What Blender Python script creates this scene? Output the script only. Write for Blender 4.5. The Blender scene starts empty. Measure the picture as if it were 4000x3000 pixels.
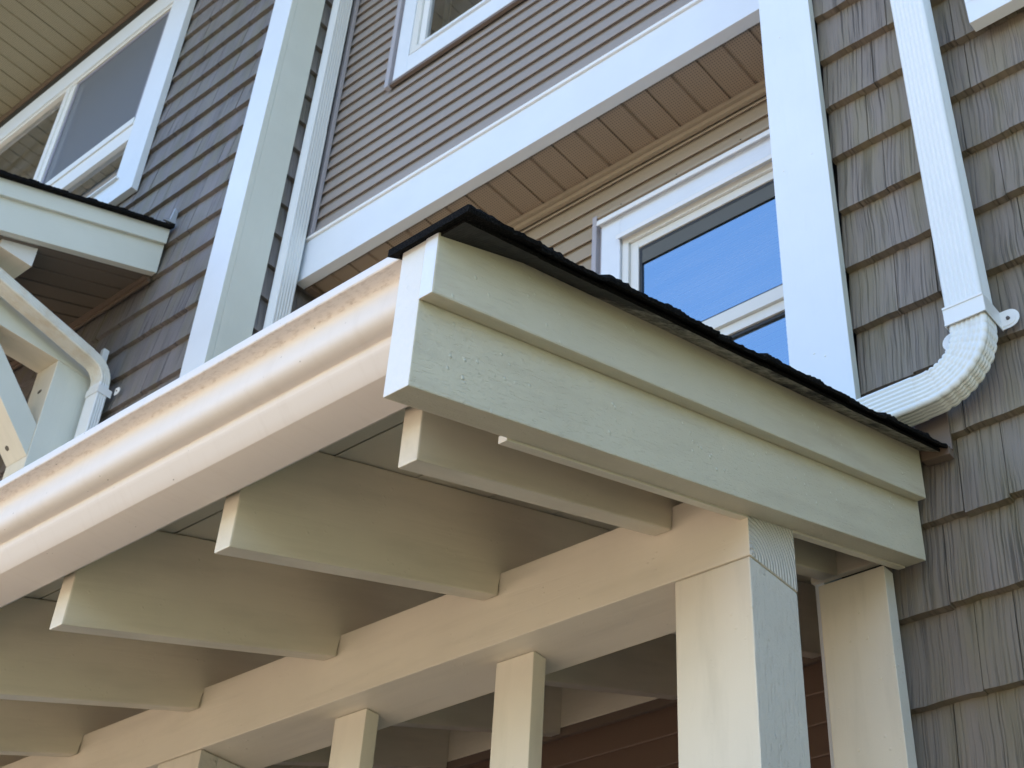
import bpy, bmesh, math, random
from mathutils import Matrix, Vector, noise
random.seed(7)
sc = bpy.context.scene
col = sc.collection

# ---------------------------------------------------------------- camera
cam_d = bpy.data.cameras.new("camera")
cam = bpy.data.objects.new("camera", cam_d); col.objects.link(cam); sc.camera = cam
cam_d.sensor_width = 36; cam_d.lens = 49.665
cam_d.clip_start = 0.02; cam_d.clip_end = 2000
RIGHT = Vector((0.76263761, 0.64451941, 0.05457658))
DOWN = Vector((-0.36544441, 0.49895823, -0.785806))
FWD = Vector((-0.53369865, 0.5793405, 0.61606033))
m = Matrix.Identity(4)
for i, v in enumerate((RIGHT, -DOWN, -FWD)):
    for j in range(3): m[j][i] = v[j]
cam.matrix_world = m
cam_d.dof.use_dof = True; cam_d.dof.focus_distance = 2.0; cam_d.dof.aperture_fstop = 20

# ---------------------------------------------------------------- light
SUN_EL, SUN_AZ = math.radians(69), math.radians(-12)     # high and behind the house
w = bpy.data.worlds.new("World"); sc.world = w; w.use_nodes = True
nt = w.node_tree; bg = nt.nodes["Background"]
sky = nt.nodes.new("ShaderNodeTexSky"); sky.sky_type = 'NISHITA'; sky.sun_disc = False
sky.sun_elevation = SUN_EL; sky.sun_rotation = SUN_AZ
sky.air_density = 1.0; sky.dust_density = 0.2; sky.ozone_density = 3.0
nt.links.new(sky.outputs[0], bg.inputs[0]); bg.inputs[1].default_value = 0.15
sd = bpy.data.lights.new("sun", 'SUN'); sd.energy = 4.3; sd.angle = math.radians(0.53); sd.color = (1.0, 0.92, 0.83)
sun = bpy.data.objects.new("sun", sd); col.objects.link(sun)
to_sun = Vector((math.sin(SUN_AZ) * math.cos(SUN_EL), math.cos(SUN_AZ) * math.cos(SUN_EL), math.sin(SUN_EL)))
sun.rotation_mode = 'QUATERNION'; sun.rotation_quaternion = to_sun.to_track_quat('Z', 'Y')
vs = sc.view_settings; vs.view_transform = 'Standard'; vs.look = 'None'; vs.gamma = 1; vs.use_curve_mapping = False
vs.exposure = 1.75

# ---------------------------------------------------------------- materials
def new_mat(name):
    mt = bpy.data.materials.new(name); mt.use_nodes = True
    return mt, mt.node_tree, mt.node_tree.nodes["Principled BSDF"]

class N:
    def __init__(s, nt): s.nt = nt
    def node(s, t, **kw):
        n = s.nt.nodes.new(t)
        for k, v in kw.items(): setattr(n, k, v)
        return n
    def link(s, a, b): s.nt.links.new(a, b)
    def coord(s, scale, loc=(0, 0, 0), rot=(0, 0, 0)):
        tc = s.node("ShaderNodeTexCoord"); mp = s.node("ShaderNodeMapping")
        mp.inputs['Scale'].default_value = scale; mp.inputs['Location'].default_value = loc
        mp.inputs['Rotation'].default_value = rot
        s.link(tc.outputs['Object'], mp.inputs[0]); return mp.outputs[0]
    def noise(s, vec, scale=1, detail=5, rough=.55, dist=0):
        n = s.node("ShaderNodeTexNoise"); n.inputs['Scale'].default_value = scale
        n.inputs['Detail'].default_value = detail; n.inputs['Roughness'].default_value = rough
        n.inputs['Distortion'].default_value = dist
        s.link(vec, n.inputs['Vector']); return n.outputs['Fac']
    def ramp(s, fac, stops):
        r = s.node("ShaderNodeValToRGB"); cr = r.color_ramp
        while len(cr.elements) < len(stops): cr.elements.new(.5)
        for e, (p, c) in zip(cr.elements, stops):
            e.position = p; e.color = (c[0], c[1], c[2], 1) if isinstance(c, (tuple, list)) else (c, c, c, 1)
        s.link(fac, r.inputs[0]); return r.outputs[0]
    def math(s, op, a, b=None, c=None):
        n = s.node("ShaderNodeMath", operation=op)
        for i, v in enumerate((a, b, c)):
            if v is None: continue
            if isinstance(v, (int, float)): n.inputs[i].default_value = v
            else: s.link(v, n.inputs[i])
        return n.outputs[0]
    def mix(s, fac, a, b, mode='MIX'):
        n = s.node("ShaderNodeMix", data_type='RGBA', blend_type=mode)
        for sock, v in ((n.inputs[0], fac), (n.inputs[6], a), (n.inputs[7], b)):
            if isinstance(v, (int, float)): sock.default_value = v
            elif isinstance(v, tuple): sock.default_value = (v[0], v[1], v[2], 1)
            else: s.link(v, sock)
        return n.outputs[2]
    def bump(s, h, strength, dist, prev=None):
        b = s.node("ShaderNodeBump"); b.inputs['Strength'].default_value = strength
        b.inputs['Distance'].default_value = dist; s.link(h, b.inputs['Height'])
        if prev is not None: s.link(prev, b.inputs['Normal'])
        return b.outputs[0]

def mul(c, k): return tuple(x * k for x in c)

def paint(name, c, rough=.5, grain=.0, gx=6, gy=150, fine=.15, lumps=0., speck=0., rings=False, var=.08, stain=None, ior=1.45, fscale=260):
    """painted timber: c base colour, grain runs along local X"""
    mt, nt, p = new_mat(name); n = N(nt)
    v1 = n.coord((1, 1, 1)); big = n.noise(v1, 5, 4)
    cc = n.mix(n.ramp(big, [(.3, 0), (.7, 1)]), c, mul(c, 1 - var))
    fl = n.noise(n.coord((9, 40, 40)), 1, 5)
    cc = n.mix(n.ramp(fl, [(.62, 0), (.8, .14)]), cc, mul(c, .72))
    if stain:
        sv = n.noise(n.coord((3, 22, 22), loc=(3, 1, 5)), 1, 6)
        cc = n.mix(n.ramp(sv, [(.5, 0), (.72, .55)]), cc, stain)
    n.link(cc, p.inputs['Base Color'])
    p.inputs['Roughness'].default_value = rough; p.inputs['IOR'].default_value = ior
    b = None
    if fine: b = n.bump(n.noise(v1, fscale, 3), fine, .0015)
    if grain:
        g = n.noise(n.coord((gx, gy, gy)), 1, 4, .55, 0)
        b = n.bump(n.ramp(g, [(.33, 0), (.45, 1)]), grain, .004, b)
    if rings:
        wv = n.node("ShaderNodeTexWave", wave_type='RINGS', rings_direction='X')
        mp = n.coord((1, 1, 1), loc=(0, -.01, -.005)); n.link(mp, wv.inputs[0])
        wv.inputs['Scale'].default_value = 34; wv.inputs['Distortion'].default_value = 2.5; wv.inputs['Detail'].default_value = 4
        b = n.bump(wv.outputs['Fac'], .65, .005, b)
    if lumps:
        vo = n.node("ShaderNodeTexVoronoi"); n.link(n.coord((60, 60, 60)), vo.inputs['Vector'])
        vo.inputs['Scale'].default_value = 1.0; vo.inputs['Randomness'].default_value = 1.0
        d = n.ramp(vo.outputs['Distance'], [(.0, 1), (.22, 0)])
        msk = n.ramp(n.noise(n.coord((11, 11, 11), loc=(2, 3, 1)), 1, 3), [(.57, 0), (.63, 1)])
        b = n.bump(n.math('MULTIPLY', d, msk), lumps, .006, b)
        if speck:
            cc = n.mix(n.math('MULTIPLY', n.math('MULTIPLY', n.ramp(vo.outputs['Distance'], [(.1, 1), (.2, 0)]), msk), speck), cc, (.85, .84, .72)); n.link(cc, p.inputs['Base Color'])
    if b is not None: n.link(b, p.inputs['Normal'])
    return mt

CREAM = (.76, .695, .565)
SKYLIT_WHITE = (.70, .75, .805)  # same paint as CREAM, with blue skylight put into the colour
M = {}
M['rake'] = paint('painted_rake_board', (.645, .59, .445), .5, grain=.36, gx=50, gy=280, fine=.6, lumps=.5, speck=.55, fscale=170, stain=(.50, .44, .33))
M['trim'] = paint('painted_trim_board', (.645, .59, .45), .5, grain=.3, gx=30, gy=260, fine=.25, lumps=.4, speck=.4, fscale=170, stain=(.47, .39, .28))
M['cream'] = paint('painted_smooth_timber', CREAM, .4, grain=.07, gx=4, gy=70, fine=.08, lumps=.25, stain=(.60, .55, .44))
M['rough'] = paint('painted_rough_sawn', (.64, .60, .52), .55, grain=.5, gx=30, gy=250, fine=.9, lumps=.6, fscale=190)
M['endgrain'] = paint('painted_end_grain', (.64, .60, .53), .6, grain=0, fine=.5, rings=True, fscale=160)
M['endrough'] = paint('painted_cut_end', (.74, .74, .71), .6, grain=.0, fine=1.0, lumps=.3, fscale=120)
M['white'] = paint('trim_skylit_white', SKYLIT_WHITE, .45, grain=.12, gx=5, gy=70, fine=.1, var=.04)
M['side_bounce'] = paint('trim_side_bounce', (.68, .70, .63), .5, grain=.12, gx=5, gy=70, fine=.1, var=.05)  # trim paint for right-facing sides, green bounce light put into its colour
M['under'] = paint('painted_soffit_board', (.66, .62, .50), .55, grain=.1, gx=5, gy=70, fine=.2)

def simple(name, c, rough=.5, var=.06, bump=0., bs=200, metallic=0., spec=None):
    mt, nt, p = new_mat(name); n = N(nt)
    v = n.coord((1, 1, 1))
    n.link(n.mix(n.noise(v, 7, 5), c, mul(c, 1 - 2 * var)), p.inputs['Base Color'])
    p.inputs['Roughness'].default_value = rough; p.inputs['Metallic'].default_value = metallic
    if bump: n.link(n.bump(n.noise(v, bs, 4), bump, .002), p.inputs['Normal'])
    return mt
M['vinyl_white'] = simple('white_vinyl', (.78, .79, .78), .3, .02)
M['alu'] = simple('white_aluminium', (.76, .78, .77), .32, .03, 0, 30)
M['sash'] = simple('sash_vinyl', (.70, .70, .66), .35, .02)
M['jtrim'] = simple('vinyl_channel', (.40, .38, .40), .45, .04)
M['jdark'] = simple('dark_gasket', (.03, .03, .03), .5)
M['brown'] = simple('brown_aluminium', (.17, .125, .095), .45, .08)
M['tan'] = simple('tan_vinyl_channel', (.36, .30, .22), .45, .05)
M['screw'] = simple('steel_screw', (.16, .13, .11), .4, .1, metallic=.6)
M['hole'] = simple('bolt_hole_shadow', (.13, .11, .08), .8)
M['room'] = simple('dark_room', (.05, .05, .05), .9)
M['flash'] = simple('grey_flashing', (.36, .40, .46), .35, .05)
M['bounce_lawn'] = simple('bounce_lawn', (.18, .205, .09), .9, .2)
M['ground'] = simple('dry_ground', (.11, .10, .075), .9, .1)
M['added_mulch'] = simple('added_bark_mulch', (.11, .085, .06), .95, .2, .5, 60)
M['added_paving'] = simple('warm_bounce_paving', (.76, .59, .43), .85, .1)

def gutter_mat():
    mt, nt, p = new_mat('painted_gutter_aluminium'); n = N(nt)
    v = n.coord((1, 1, 1)); base = (.775, .715, .65)
    cc = n.mix(n.noise(v, 4, 4), base, mul(base, .94))
    sep = n.node("ShaderNodeSeparateXYZ"); n.link(v, sep.inputs[0]); z = sep.outputs[2]
    # dirt washed down below the rolled lip (local z is metres above the gutter floor)
    nn = n.noise(n.coord((60, 140, 140)), 1, 8, .7)
    band = n.ramp(n.math('ABSOLUTE', n.math('SUBTRACT', z, .0985)), [(.0, 1), (.0045, 0)])
    d = n.math('MULTIPLY', band, n.ramp(nn, [(.48, 0), (.70, 1)]))
    cc = n.mix(n.math('MULTIPLY', d, .55), cc, (.22, .15, .10))
    streak = n.ramp(n.noise(n.coord((70, 8, 8)), 1, 6), [(.52, 0), (.75, .12)])
    cc = n.mix(streak, cc, (.50, .42, .34))
    vo = n.node("ShaderNodeTexVoronoi"); n.link(n.coord((30, 42, 42)), vo.inputs['Vector']); vo.inputs['Scale'].default_value = 1
    sp = n.math('MULTIPLY', n.ramp(vo.outputs['Distance'], [(.03, 1), (.07, 0)]),
                n.ramp(n.noise(n.coord((7, 30, 30)), 1, 2), [(.5, 0), (.56, 1)]))
    cc = n.mix(n.math('MULTIPLY', sp, .6), cc, (.14, .11, .08))
    n.link(cc, p.inputs['Base Color']); p.inputs['Roughness'].default_value = .8; p.inputs['Specular IOR Level'].default_value = .15
    n.link(n.bump(n.noise(n.coord((5, 3, 3)), 1, 3), .04, .004), p.inputs['Normal'])
    return mt
M['gutter'] = gutter_mat()

def shake_mat(name, tint):
    mt, nt, p = new_mat(name); n = N(nt)
    at = n.node("ShaderNodeAttribute"); at.attribute_name = 'tone'; t = at.outputs['Fac']
    tc = n.node("ShaderNodeTexCoord"); sep = n.node("ShaderNodeSeparateXYZ"); n.link(tc.outputs['Object'], sep.inputs[0])
    z = n.math('ADD', n.math('MULTIPLY', sep.outputs[2], 2.2), n.math('MULTIPLY', t, 37.0))
    cb = n.node("ShaderNodeCombineXYZ"); sa = n.node("ShaderNodeAttribute"); sa.attribute_name = 'run'
    bend = n.math('MULTIPLY', n.noise(n.coord((2.5, 2.5, 3)), 1, 2), .03)
    n.link(n.math('MULTIPLY', n.math('ADD', sa.outputs['Fac'], bend), 185), cb.inputs[0]); n.link(z, cb.inputs[2])
    g = n.noise(cb.outputs[0], 1, 6, .62)
    wide = n.ramp(n.noise(n.coord((7, 7, 3), loc=(5, 1, 2)), 1, 3), [(.32, .25), (.60, 1)])
    gg0 = n.ramp(g, [(.36, 0), (.47, .8), (.6, 1)])
    gg = n.math('SUBTRACT', 1, n.math('MULTIPLY', n.math('SUBTRACT', 1, gg0), wide))
    c = n.mix(gg, mul(tint, .30), mul(tint, 1.08))
    c = n.mix(n.ramp(t, [(0, 0), (1, .22)]), c, mul(tint, .62))
    wash = n.ramp(n.noise(n.coord((14, 14, 2), loc=(1, 2, 3)), 1, 5), [(.42, 0), (.66, .6)])
    c = n.mix(wash, c, (tint[0] * .92, tint[1] * .93, tint[2] * .62))
    n.link(c, p.inputs['Base Color']); p.inputs['Roughness'].default_value = .62
    n.link(n.bump(gg, .8, .004), p.inputs['Normal'])
    return mt
M['shake'] = shake_mat('weathered_shake', (.225, .187, .15))
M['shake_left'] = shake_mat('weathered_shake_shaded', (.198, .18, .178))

def lap_mat(name='lap_siding_vinyl', c=(.335, .295, .265)):
    mt, nt, p = new_mat(name); n = N(nt)
    n.link(n.mix(n.noise(n.coord((2, 2, 9)), 1, 4), c, mul(c, .9)), p.inputs['Base Color'])
    p.inputs['Roughness'].default_value = .5
    n.link(n.bump(n.noise(n.coord((8, 90, 160)), 1, 5), .25, .002), p.inputs['Normal']); return mt
M['lap'] = lap_mat(); M['lap_recess'] = lap_mat('lap_siding_warm_bounce', (.37, .305, .225)); M['lap_brown'] = lap_mat('brown_lap_siding', (.19, .125, .09))  # lap_recess: same siding, warm bounce light put into its colour

def soffit_mat(name, c, vent):
    mt, nt, p = new_mat(name); n = N(nt)
    v = n.coord((1, 1, 1)); cc = n.mix(n.noise(v, 6, 3), c, mul(c, .9))
    if vent:
        sep = n.node("ShaderNodeSeparateXYZ"); n.link(v, sep.inputs[0])
        fx = n.math('SUBTRACT', n.math('FRACT', n.math('MULTIPLY', sep.outputs[0], 1 / .0111)), .5)
        fy = n.math('SUBTRACT', n.math('FRACT', n.math('MULTIPLY', sep.outputs[1], 1 / .0111)), .5)
        r = n.math('SQRT', n.math('ADD', n.math('MULTIPLY', fx, fx), n.math('MULTIPLY', fy, fy)))
        dot = n.ramp(r, [(.19, 1), (.27, 0)])
        cc = n.mix(n.math('MULTIPLY', dot, .75), cc, mul(c, .16))
        n.link(n.bump(dot, -.6, .003), p.inputs['Normal'])
    n.link(cc, p.inputs['Base Color']); p.inputs['Roughness'].default_value = .55; return mt
M['soffit'] = soffit_mat('vented_soffit', (.35, .275, .20), True)
M['soffit_eave'] = soffit_mat('eave_soffit', (.33, .305, .21), True)
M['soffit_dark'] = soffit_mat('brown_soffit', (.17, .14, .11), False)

def asphalt():
    mt, nt, p = new_mat('asphalt_shingle'); n = N(nt)
    g = n.noise(n.coord((1, 1, 1)), 420, 3)
    n.link(n.ramp(g, [(.4, (.004, .004, .004)), (.62, (.014, .013, .012)), (.8, (.05, .045, .04))]), p.inputs['Base Color'])
    p.inputs['Roughness'].default_value = .95; p.inputs['Specular IOR Level'].default_value = .08; n.link(n.bump(g, 1, .004), p.inputs['Normal']); return mt
M['asphalt'] = asphalt()
def underfelt():
    mt, nt, p = new_mat('stained_shingle_underside'); n = N(nt)
    g = n.noise(n.coord((14, 9, 9)), 1, 9, .7); f = n.noise(n.coord((1, 1, 1)), 60, 6, .7)
    sy = n.node("ShaderNodeSeparateXYZ"); n.link(n.coord((.3, .3, .3)), sy.inputs[0]); yy = sy.outputs[1]
    c = n.mix(n.math('MULTIPLY', n.ramp(g, [(.40, 0), (.52, 1)]), n.math('MULTIPLY', n.ramp(f, [(.35, .25), (.6, 1)]), n.ramp(n.math('ADD', yy, n.math('MULTIPLY', g, .3)), [(.0, .05), (.53, .05), (.57, 1)]))), (.014, .014, .014), (.32, .30, .25))
    n.link(c, p.inputs['Base Color']); p.inputs['Roughness'].default_value = .85
    n.link(n.bump(f, .6, .003), p.inputs['Normal']); return mt
M['underfelt'] = underfelt()

def glass(name, ior, tint=(.55, .6, .62), gc=(.93, .96, 1)):
    mt, nt, p = new_mat(name); n = N(nt)
    nt.nodes.remove(p); out = nt.nodes["Material Output"]
    gl = n.node("ShaderNodeBsdfGlossy"); gl.inputs['Roughness'].default_value = .0; gl.inputs['Color'].default_value = (*gc, 1)
    tr = n.node("ShaderNodeBsdfTransparent"); tr.inputs['Color'].default_value = (*tint, 1)
    fr = n.node("ShaderNodeFresnel"); fr.inputs['IOR'].default_value = ior
    mx = n.node("ShaderNodeMixShader"); n.link(fr.outputs[0], mx.inputs[0]); n.link(tr.outputs[0], mx.inputs[1]); n.link(gl.outputs[0], mx.inputs[2])
    b = n.bump(n.noise(n.coord((1.2, 1.2, 1.2)), 1, 2), .06, .01); n.link(b, gl.inputs['Normal'])
    df = n.node("ShaderNodeBsdfDiffuse"); df.inputs['Color'].default_value = (.75, .78, .8, 1)
    refl_streaks = n.ramp(n.noise(n.coord((1.5, 1.5, 9), rot=(0, .35, 0)), 1, 5, .6), [(.38, .0), (.72, .06)])  # pale streaks painted in to vary the reflection
    m2 = n.node("ShaderNodeMixShader"); n.link(refl_streaks, m2.inputs[0]); n.link(mx.outputs[0], m2.inputs[1]); n.link(df.outputs[0], m2.inputs[2])
    n.link(m2.outputs[0], out.inputs[0]); return mt
M['glass'] = glass('coated_window_glass', 6.5, gc=(.62, .84, 1))
M['glass_left'] = glass('reflective_window_glass', 9.0, tint=(.88, .9, .88))
M['glass_plain'] = glass('window_glass', 4.2, tint=(.88, .9, .88))
def screen_mat():
    mt, nt, p = new_mat('insect_screen'); n = N(nt); out = nt.nodes["Material Output"]
    p.inputs['Base Color'].default_value = (.15, .16, .175, 1); p.inputs['Roughness'].default_value = .6
    tr = n.node("ShaderNodeBsdfTransparent"); mx = n.node("ShaderNodeMixShader"); mx.inputs[0].default_value = .72
    n.link(tr.outputs[0], mx.inputs[1]); n.link(p.outputs[0], mx.inputs[2]); n.link(mx.outputs[0], out.inputs[0]); return mt
M['screen'] = screen_mat()

# ---------------------------------------------------------------- builders
WM = {}
def link(name, me, mats, parent=None, mw=None):
    o = bpy.data.objects.new(name, me); col.objects.link(o)
    for mt in (mats if isinstance(mats, (list, tuple)) else [mats]): me.materials.append(mt)
    mw = mw or Matrix.Identity(4); o.matrix_basis = mw; WM[o] = mw.copy()
    if parent is not None:
        o.parent = parent; o.matrix_parent_inverse = WM[parent].inverted()
    return o
def thing(name, label, cat, loc, group=None):
    o = bpy.data.objects.new(name, None); col.objects.link(o); o.empty_display_size = .1
    o.matrix_basis = Matrix.Translation(loc); WM[o] = o.matrix_basis.copy()
    o['label'] = label; o['category'] = cat
    if group: o['group'] = group
    return o
def to_mesh(bm, name, smooth=False):
    bmesh.ops.recalc_face_normals(bm, faces=bm.faces[:])
    me = bpy.data.meshes.new(name); bm.to_mesh(me); bm.free()
    if smooth:
        for f in me.polygons: f.use_smooth = True
    return me
AX = {'x': ((1, 0, 0), (0, 1, 0), (0, 0, 1)), 'z': ((0, 0, 1), (1, 0, 0), (0, 1, 0)), 'y': ((0, 1, 0), (0, 0, 1), (1, 0, 0))}
def basis(org, ax):
    m = Matrix.Identity(4)
    for i in range(3):
        for j in range(3): m[j][i] = ax[i][j]
        m[i][3] = org[i]
    return m
def solid(bm, pts, vec):
    a = [bm.verts.new(p) for p in pts]; b = [bm.verts.new(Vector(p) + Vector(vec)) for p in pts]
    fs = [bm.faces.new(a[::-1]), bm.faces.new(b)]
    for i in range(len(a)):
        j = (i + 1) % len(a); fs.append(bm.faces.new((a[i], a[j], b[j], b[i])))
    return fs
def bev(bm, w):
    if w: bmesh.ops.bevel(bm, geom=bm.edges[:], offset=w, segments=2, affect='EDGES', profile=.6)
def box_bm(bm, x0, x1, y0, y1, z0, z1):
    solid(bm, [(x0, y0, z0), (x1, y0, z0), (x1, y1, z0), (x0, y1, z0)], (0, 0, z1 - z0))
def box(name, x0, x1, y0, y1, z0, z1, mat, parent, long='x', bv=.002, side=None, wob=0):
    """axis aligned board; local X runs along its length; side = (material, world axis, sign) for faces pointing that way"""
    x0, x1 = sorted((x0, x1)); y0, y1 = sorted((y0, y1)); z0, z1 = sorted((z0, z1))
    ax = AX[long]; mw = basis((x0, y0, z0), ax)
    dims = Vector((x1 - x0, y1 - y0, z1 - z0)); L = [abs(Vector(a).dot(dims)) for a in ax]
    bm = bmesh.new(); box_bm(bm, 0, L[0], 0, L[1], 0, L[2])
    if wob:
        n = max(2, int(L[0] / .05))
        es = [e for e in bm.edges if abs((e.verts[0].co - e.verts[1].co).x) > L[0] * .9]
        bmesh.ops.subdivide_edges(bm, edges=es, cuts=n, use_grid_fill=True)
        for v in bm.verts:
            q = v.co * 7 + Vector((x0, y0, z0))
            v.co.y += noise.noise(q) * wob; v.co.z += noise.noise(q + Vector((9, 4, 2))) * wob
    else: bev(bm, bv)
    me = to_mesh(bm, name); mats = [mat]
    if side:
        mats.append(side[0])
        for f in me.polygons:
            wn = mw.to_3x3() @ f.normal
            if wn['xyz'.index(side[1])] * side[2] > .8: f.material_index = 1
    return link(name, me, mats, parent, mw)
def boxes(name, lst, mat, parent, bv=.0015, org=None):
    org = Vector(org or (lst[0][0], lst[0][2], lst[0][4])); bm = bmesh.new()
    for b in lst: box_bm(bm, b[0] - org.x, b[1] - org.x, b[2] - org.y, b[3] - org.y, b[4] - org.z, b[5] - org.z)
    bev(bm, bv); return link(name, to_mesh(bm, name), mat, parent, Matrix.Translation(org))
def slope_board(name, x0, x1, y0, y1, zb, zt, slope, mat, parent, bv=.002, side=None, cut=None):
    """board in the YZ plane with plumb ends: bottom edge passes zb at y0, top edge zt at y0"""
    th = math.atan(slope); ex = Vector((0, math.cos(th), math.sin(th))); ez = Vector((1, 0, 0)); ey = ez.cross(ex)
    org = Vector((x0, y0, zb)); mw = basis(org, (ex, ey, ez)); inv = mw.inverted()
    P = [(x0, y0, zb), (x0, y1, zb + slope * (y1 - y0)), (x0, y1, zt + slope * (y1 - y0)), (x0, y0, zt)]
    if cut: P = cut
    bm = bmesh.new(); solid(bm, [inv @ Vector(p) for p in P], (0, 0, x1 - x0)); bev(bm, bv)
    me = to_mesh(bm, name); mats = [mat]
    if side:
        mats.append(side[0])
        for f in me.polygons:
            wn = mw.to_3x3() @ f.normal
            if wn['xyz'.index(side[1])] * side[2] > .8: f.material_index = 1
    return link(name, me, mats, parent, mw)

def shake_wall(name, parent, org, u, n, length, z0, z1, zphase, expo, mat, seed, holes=(), gaps=(.0004, .0006, .0014)):
    """shake courses; org on the butt plane, u along, n outward; one wedge-shaped shingle after another"""
    rnd = random.Random(seed); u = Vector(u); n = Vector(n); org = Vector(org); bm = bmesh.new()
    lay = bm.faces.layers.float.new('tone'); run = bm.loops.layers.float.new('run'); T = .022
    k0 = math.floor((z0 - zphase) / expo); k = k0
    def P(s, d, z): return org + u * s - n * d + Vector((0, 0, z)) - Vector((0, 0, org.z))
    while zphase + k * expo < z1:
        zb = zphase + k * expo; s = -rnd.random() * .1
        while s < length:
            wd = rnd.uniform(.07, .23); gp = rnd.choice(gaps); a, b = max(0, s + gp), min(length, s + wd - gp)
            s += wd
            if b - a < .008: continue
            dz = rnd.choice((0, 0, 0, .002, -.002, .003)) + rnd.uniform(-.001, .001); dd = rnd.uniform(-.0006, .0012); tone = rnd.random()
            m_ = max(1, int((b - a) / .028)); xs = [a + (b - a) * i / m_ for i in range(m_ + 1)]
            zz = [zb + dz + rnd.uniform(-.0016, .0016) for _ in xs]; top = zb + expo + .022
            skip = False
            for h in holes:
                if h[0] < (a + b) / 2 < h[1] and h[2] < zb + expo * .5 < h[3]: skip = True
            if skip: continue
            td = dd + T * (top - zb) / expo
            fr = [bm.verts.new(P(x, dd, z)) for x, z in zip(xs, zz)]
            bk = [bm.verts.new(P(x, T + .004, z)) for x, z in zip(xs, zz)]
            tp = [bm.verts.new(P(x, td, top)) for x in xs]
            fs = []
            for i in range(m_):
                fs.append(bm.faces.new((fr[i], fr[i + 1], tp[i + 1], tp[i])))
                fs.append(bm.faces.new((bk[i], bk[i + 1], fr[i + 1], fr[i])))
            fs.append(bm.faces.new((fr[0], tp[0], bk[0]))); fs.append(bm.faces.new((fr[-1], bk[-1], tp[-1])))
            for f in fs: f[lay] = tone
        k += 1
    # sheathing just behind
    q = [P(0, .03, z0), P(length, .03, z0), P(length, .03, z1), P(0, .03, z1)]
    f = bm.faces.new([bm.verts.new(p) for p in q]); f[lay] = .9
    for f in bm.faces:
        for l in f.loops: l[run] = (l.vert.co - org).dot(u)
    me = bpy.data.meshes.new(name); bm.normal_update(); bm.to_mesh(me); bm.free()
    return link(name, me, mat, parent)

def lap_wall(name, parent, x0, x1, y, z0, z1, phase, expo, mat, hole=None):
    bm = bmesh.new(); k = math.ceil((z0 - phase) / expo); D = .016
    spans = lambda a, b: [(x0, x1)] if not hole or b < hole[2] or a > hole[3] else [(x0, hole[0]), (hole[1], x1)]
    while phase + k * expo < z1:
        zb = phase + k * expo; zt = min(z1, zb + expo)
        for (a, b) in spans(zb, zt):
            zt2 = min(z1, zt + .009); pr = [(y + D + .002, zb + .011), (y + .0035, zb + .011), (y + .0035, zb), (y + .001, zb), (y, zb + .002), (y, zb + .005), (y + D, zt), (y + D + .001, zt2)]
            vs_ = [[bm.verts.new((X, yy, zz)) for (yy, zz) in pr] for X in (a, b)]
            for i in range(len(pr) - 1): bm.faces.new((vs_[0][i], vs_[1][i], vs_[1][i + 1], vs_[0][i + 1]))
        k += 1
    box_bm(bm, x0, x1, y + .03, y + .06, z0, hole[2] if hole else z1)
    if hole:
        box_bm(bm, x0, hole[0], y + .03, y + .06, hole[2], hole[3]); box_bm(bm, hole[1], x1, y + .03, y + .06, hole[2], hole[3])
        if hole[3] < z1: box_bm(bm, x0, x1, y + .03, y + .06, hole[3], z1)
    me = bpy.data.meshes.new(name); bm.normal_update(); bm.to_mesh(me); bm.free()
    return link(name, me, mat, parent)

def soffit(name, parent, x0, x1, y0, y1, z, phase, pitch, mat, slope=0, yref=0, gd=.009):
    """panels along Y with a V groove every pitch"""
    bm = bmesh.new(); org = Vector((phase, y0, z)); xs = []
    k = math.floor((x0 - phase) / pitch)
    pts = []
    while phase + k * pitch < x1 + pitch:
        g = phase + k * pitch
        for dx, dz in ((-.0075, 0), (-.0035, gd), (.0035, gd), (.0075, 0)):
            if x0 < g + dx < x1: pts.append((g + dx, dz))
        k += 1
    pts = [(x0, 0)] + pts + [(x1, 0)]
    lo = [[bm.verts.new(Vector((x, yy, z + dz + slope * (yy - yref))) - org) for x, dz in pts] for yy in (y0, y1)]
    for i in range(len(pts) - 1): bm.faces.new((lo[0][i], lo[0][i + 1], lo[1][i + 1], lo[1][i]))
    up = [[bm.verts.new(Vector((x, yy, z + .02 + slope * (yy - yref))) - org) for x in (x0, x1)] for yy in (y0, y1)]
    bm.faces.new((up[0][0], up[0][1], up[1][1], up[1][0]))
    bm.normal_update(); me = bpy.data.meshes.new(name); bm.to_mesh(me); bm.free()
    return link(name, me, mat, parent, Matrix.Translation(org))

def cyl(name, c, axis, r, h, mat, parent, seg=16, sx=1.0):
    bm = bmesh.new(); bmesh.ops.create_cone(bm, cap_ends=True, segments=seg, radius1=r, radius2=r * .8, depth=h)
    bmesh.ops.scale(bm, vec=(sx, 1, 1), verts=bm.verts[:])
    q = Vector(axis).to_track_quat('Z', 'Y').to_matrix().to_4x4()
    return link(name, to_mesh(bm, name), mat, parent, Matrix.Translation(c) @ q)

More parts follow.
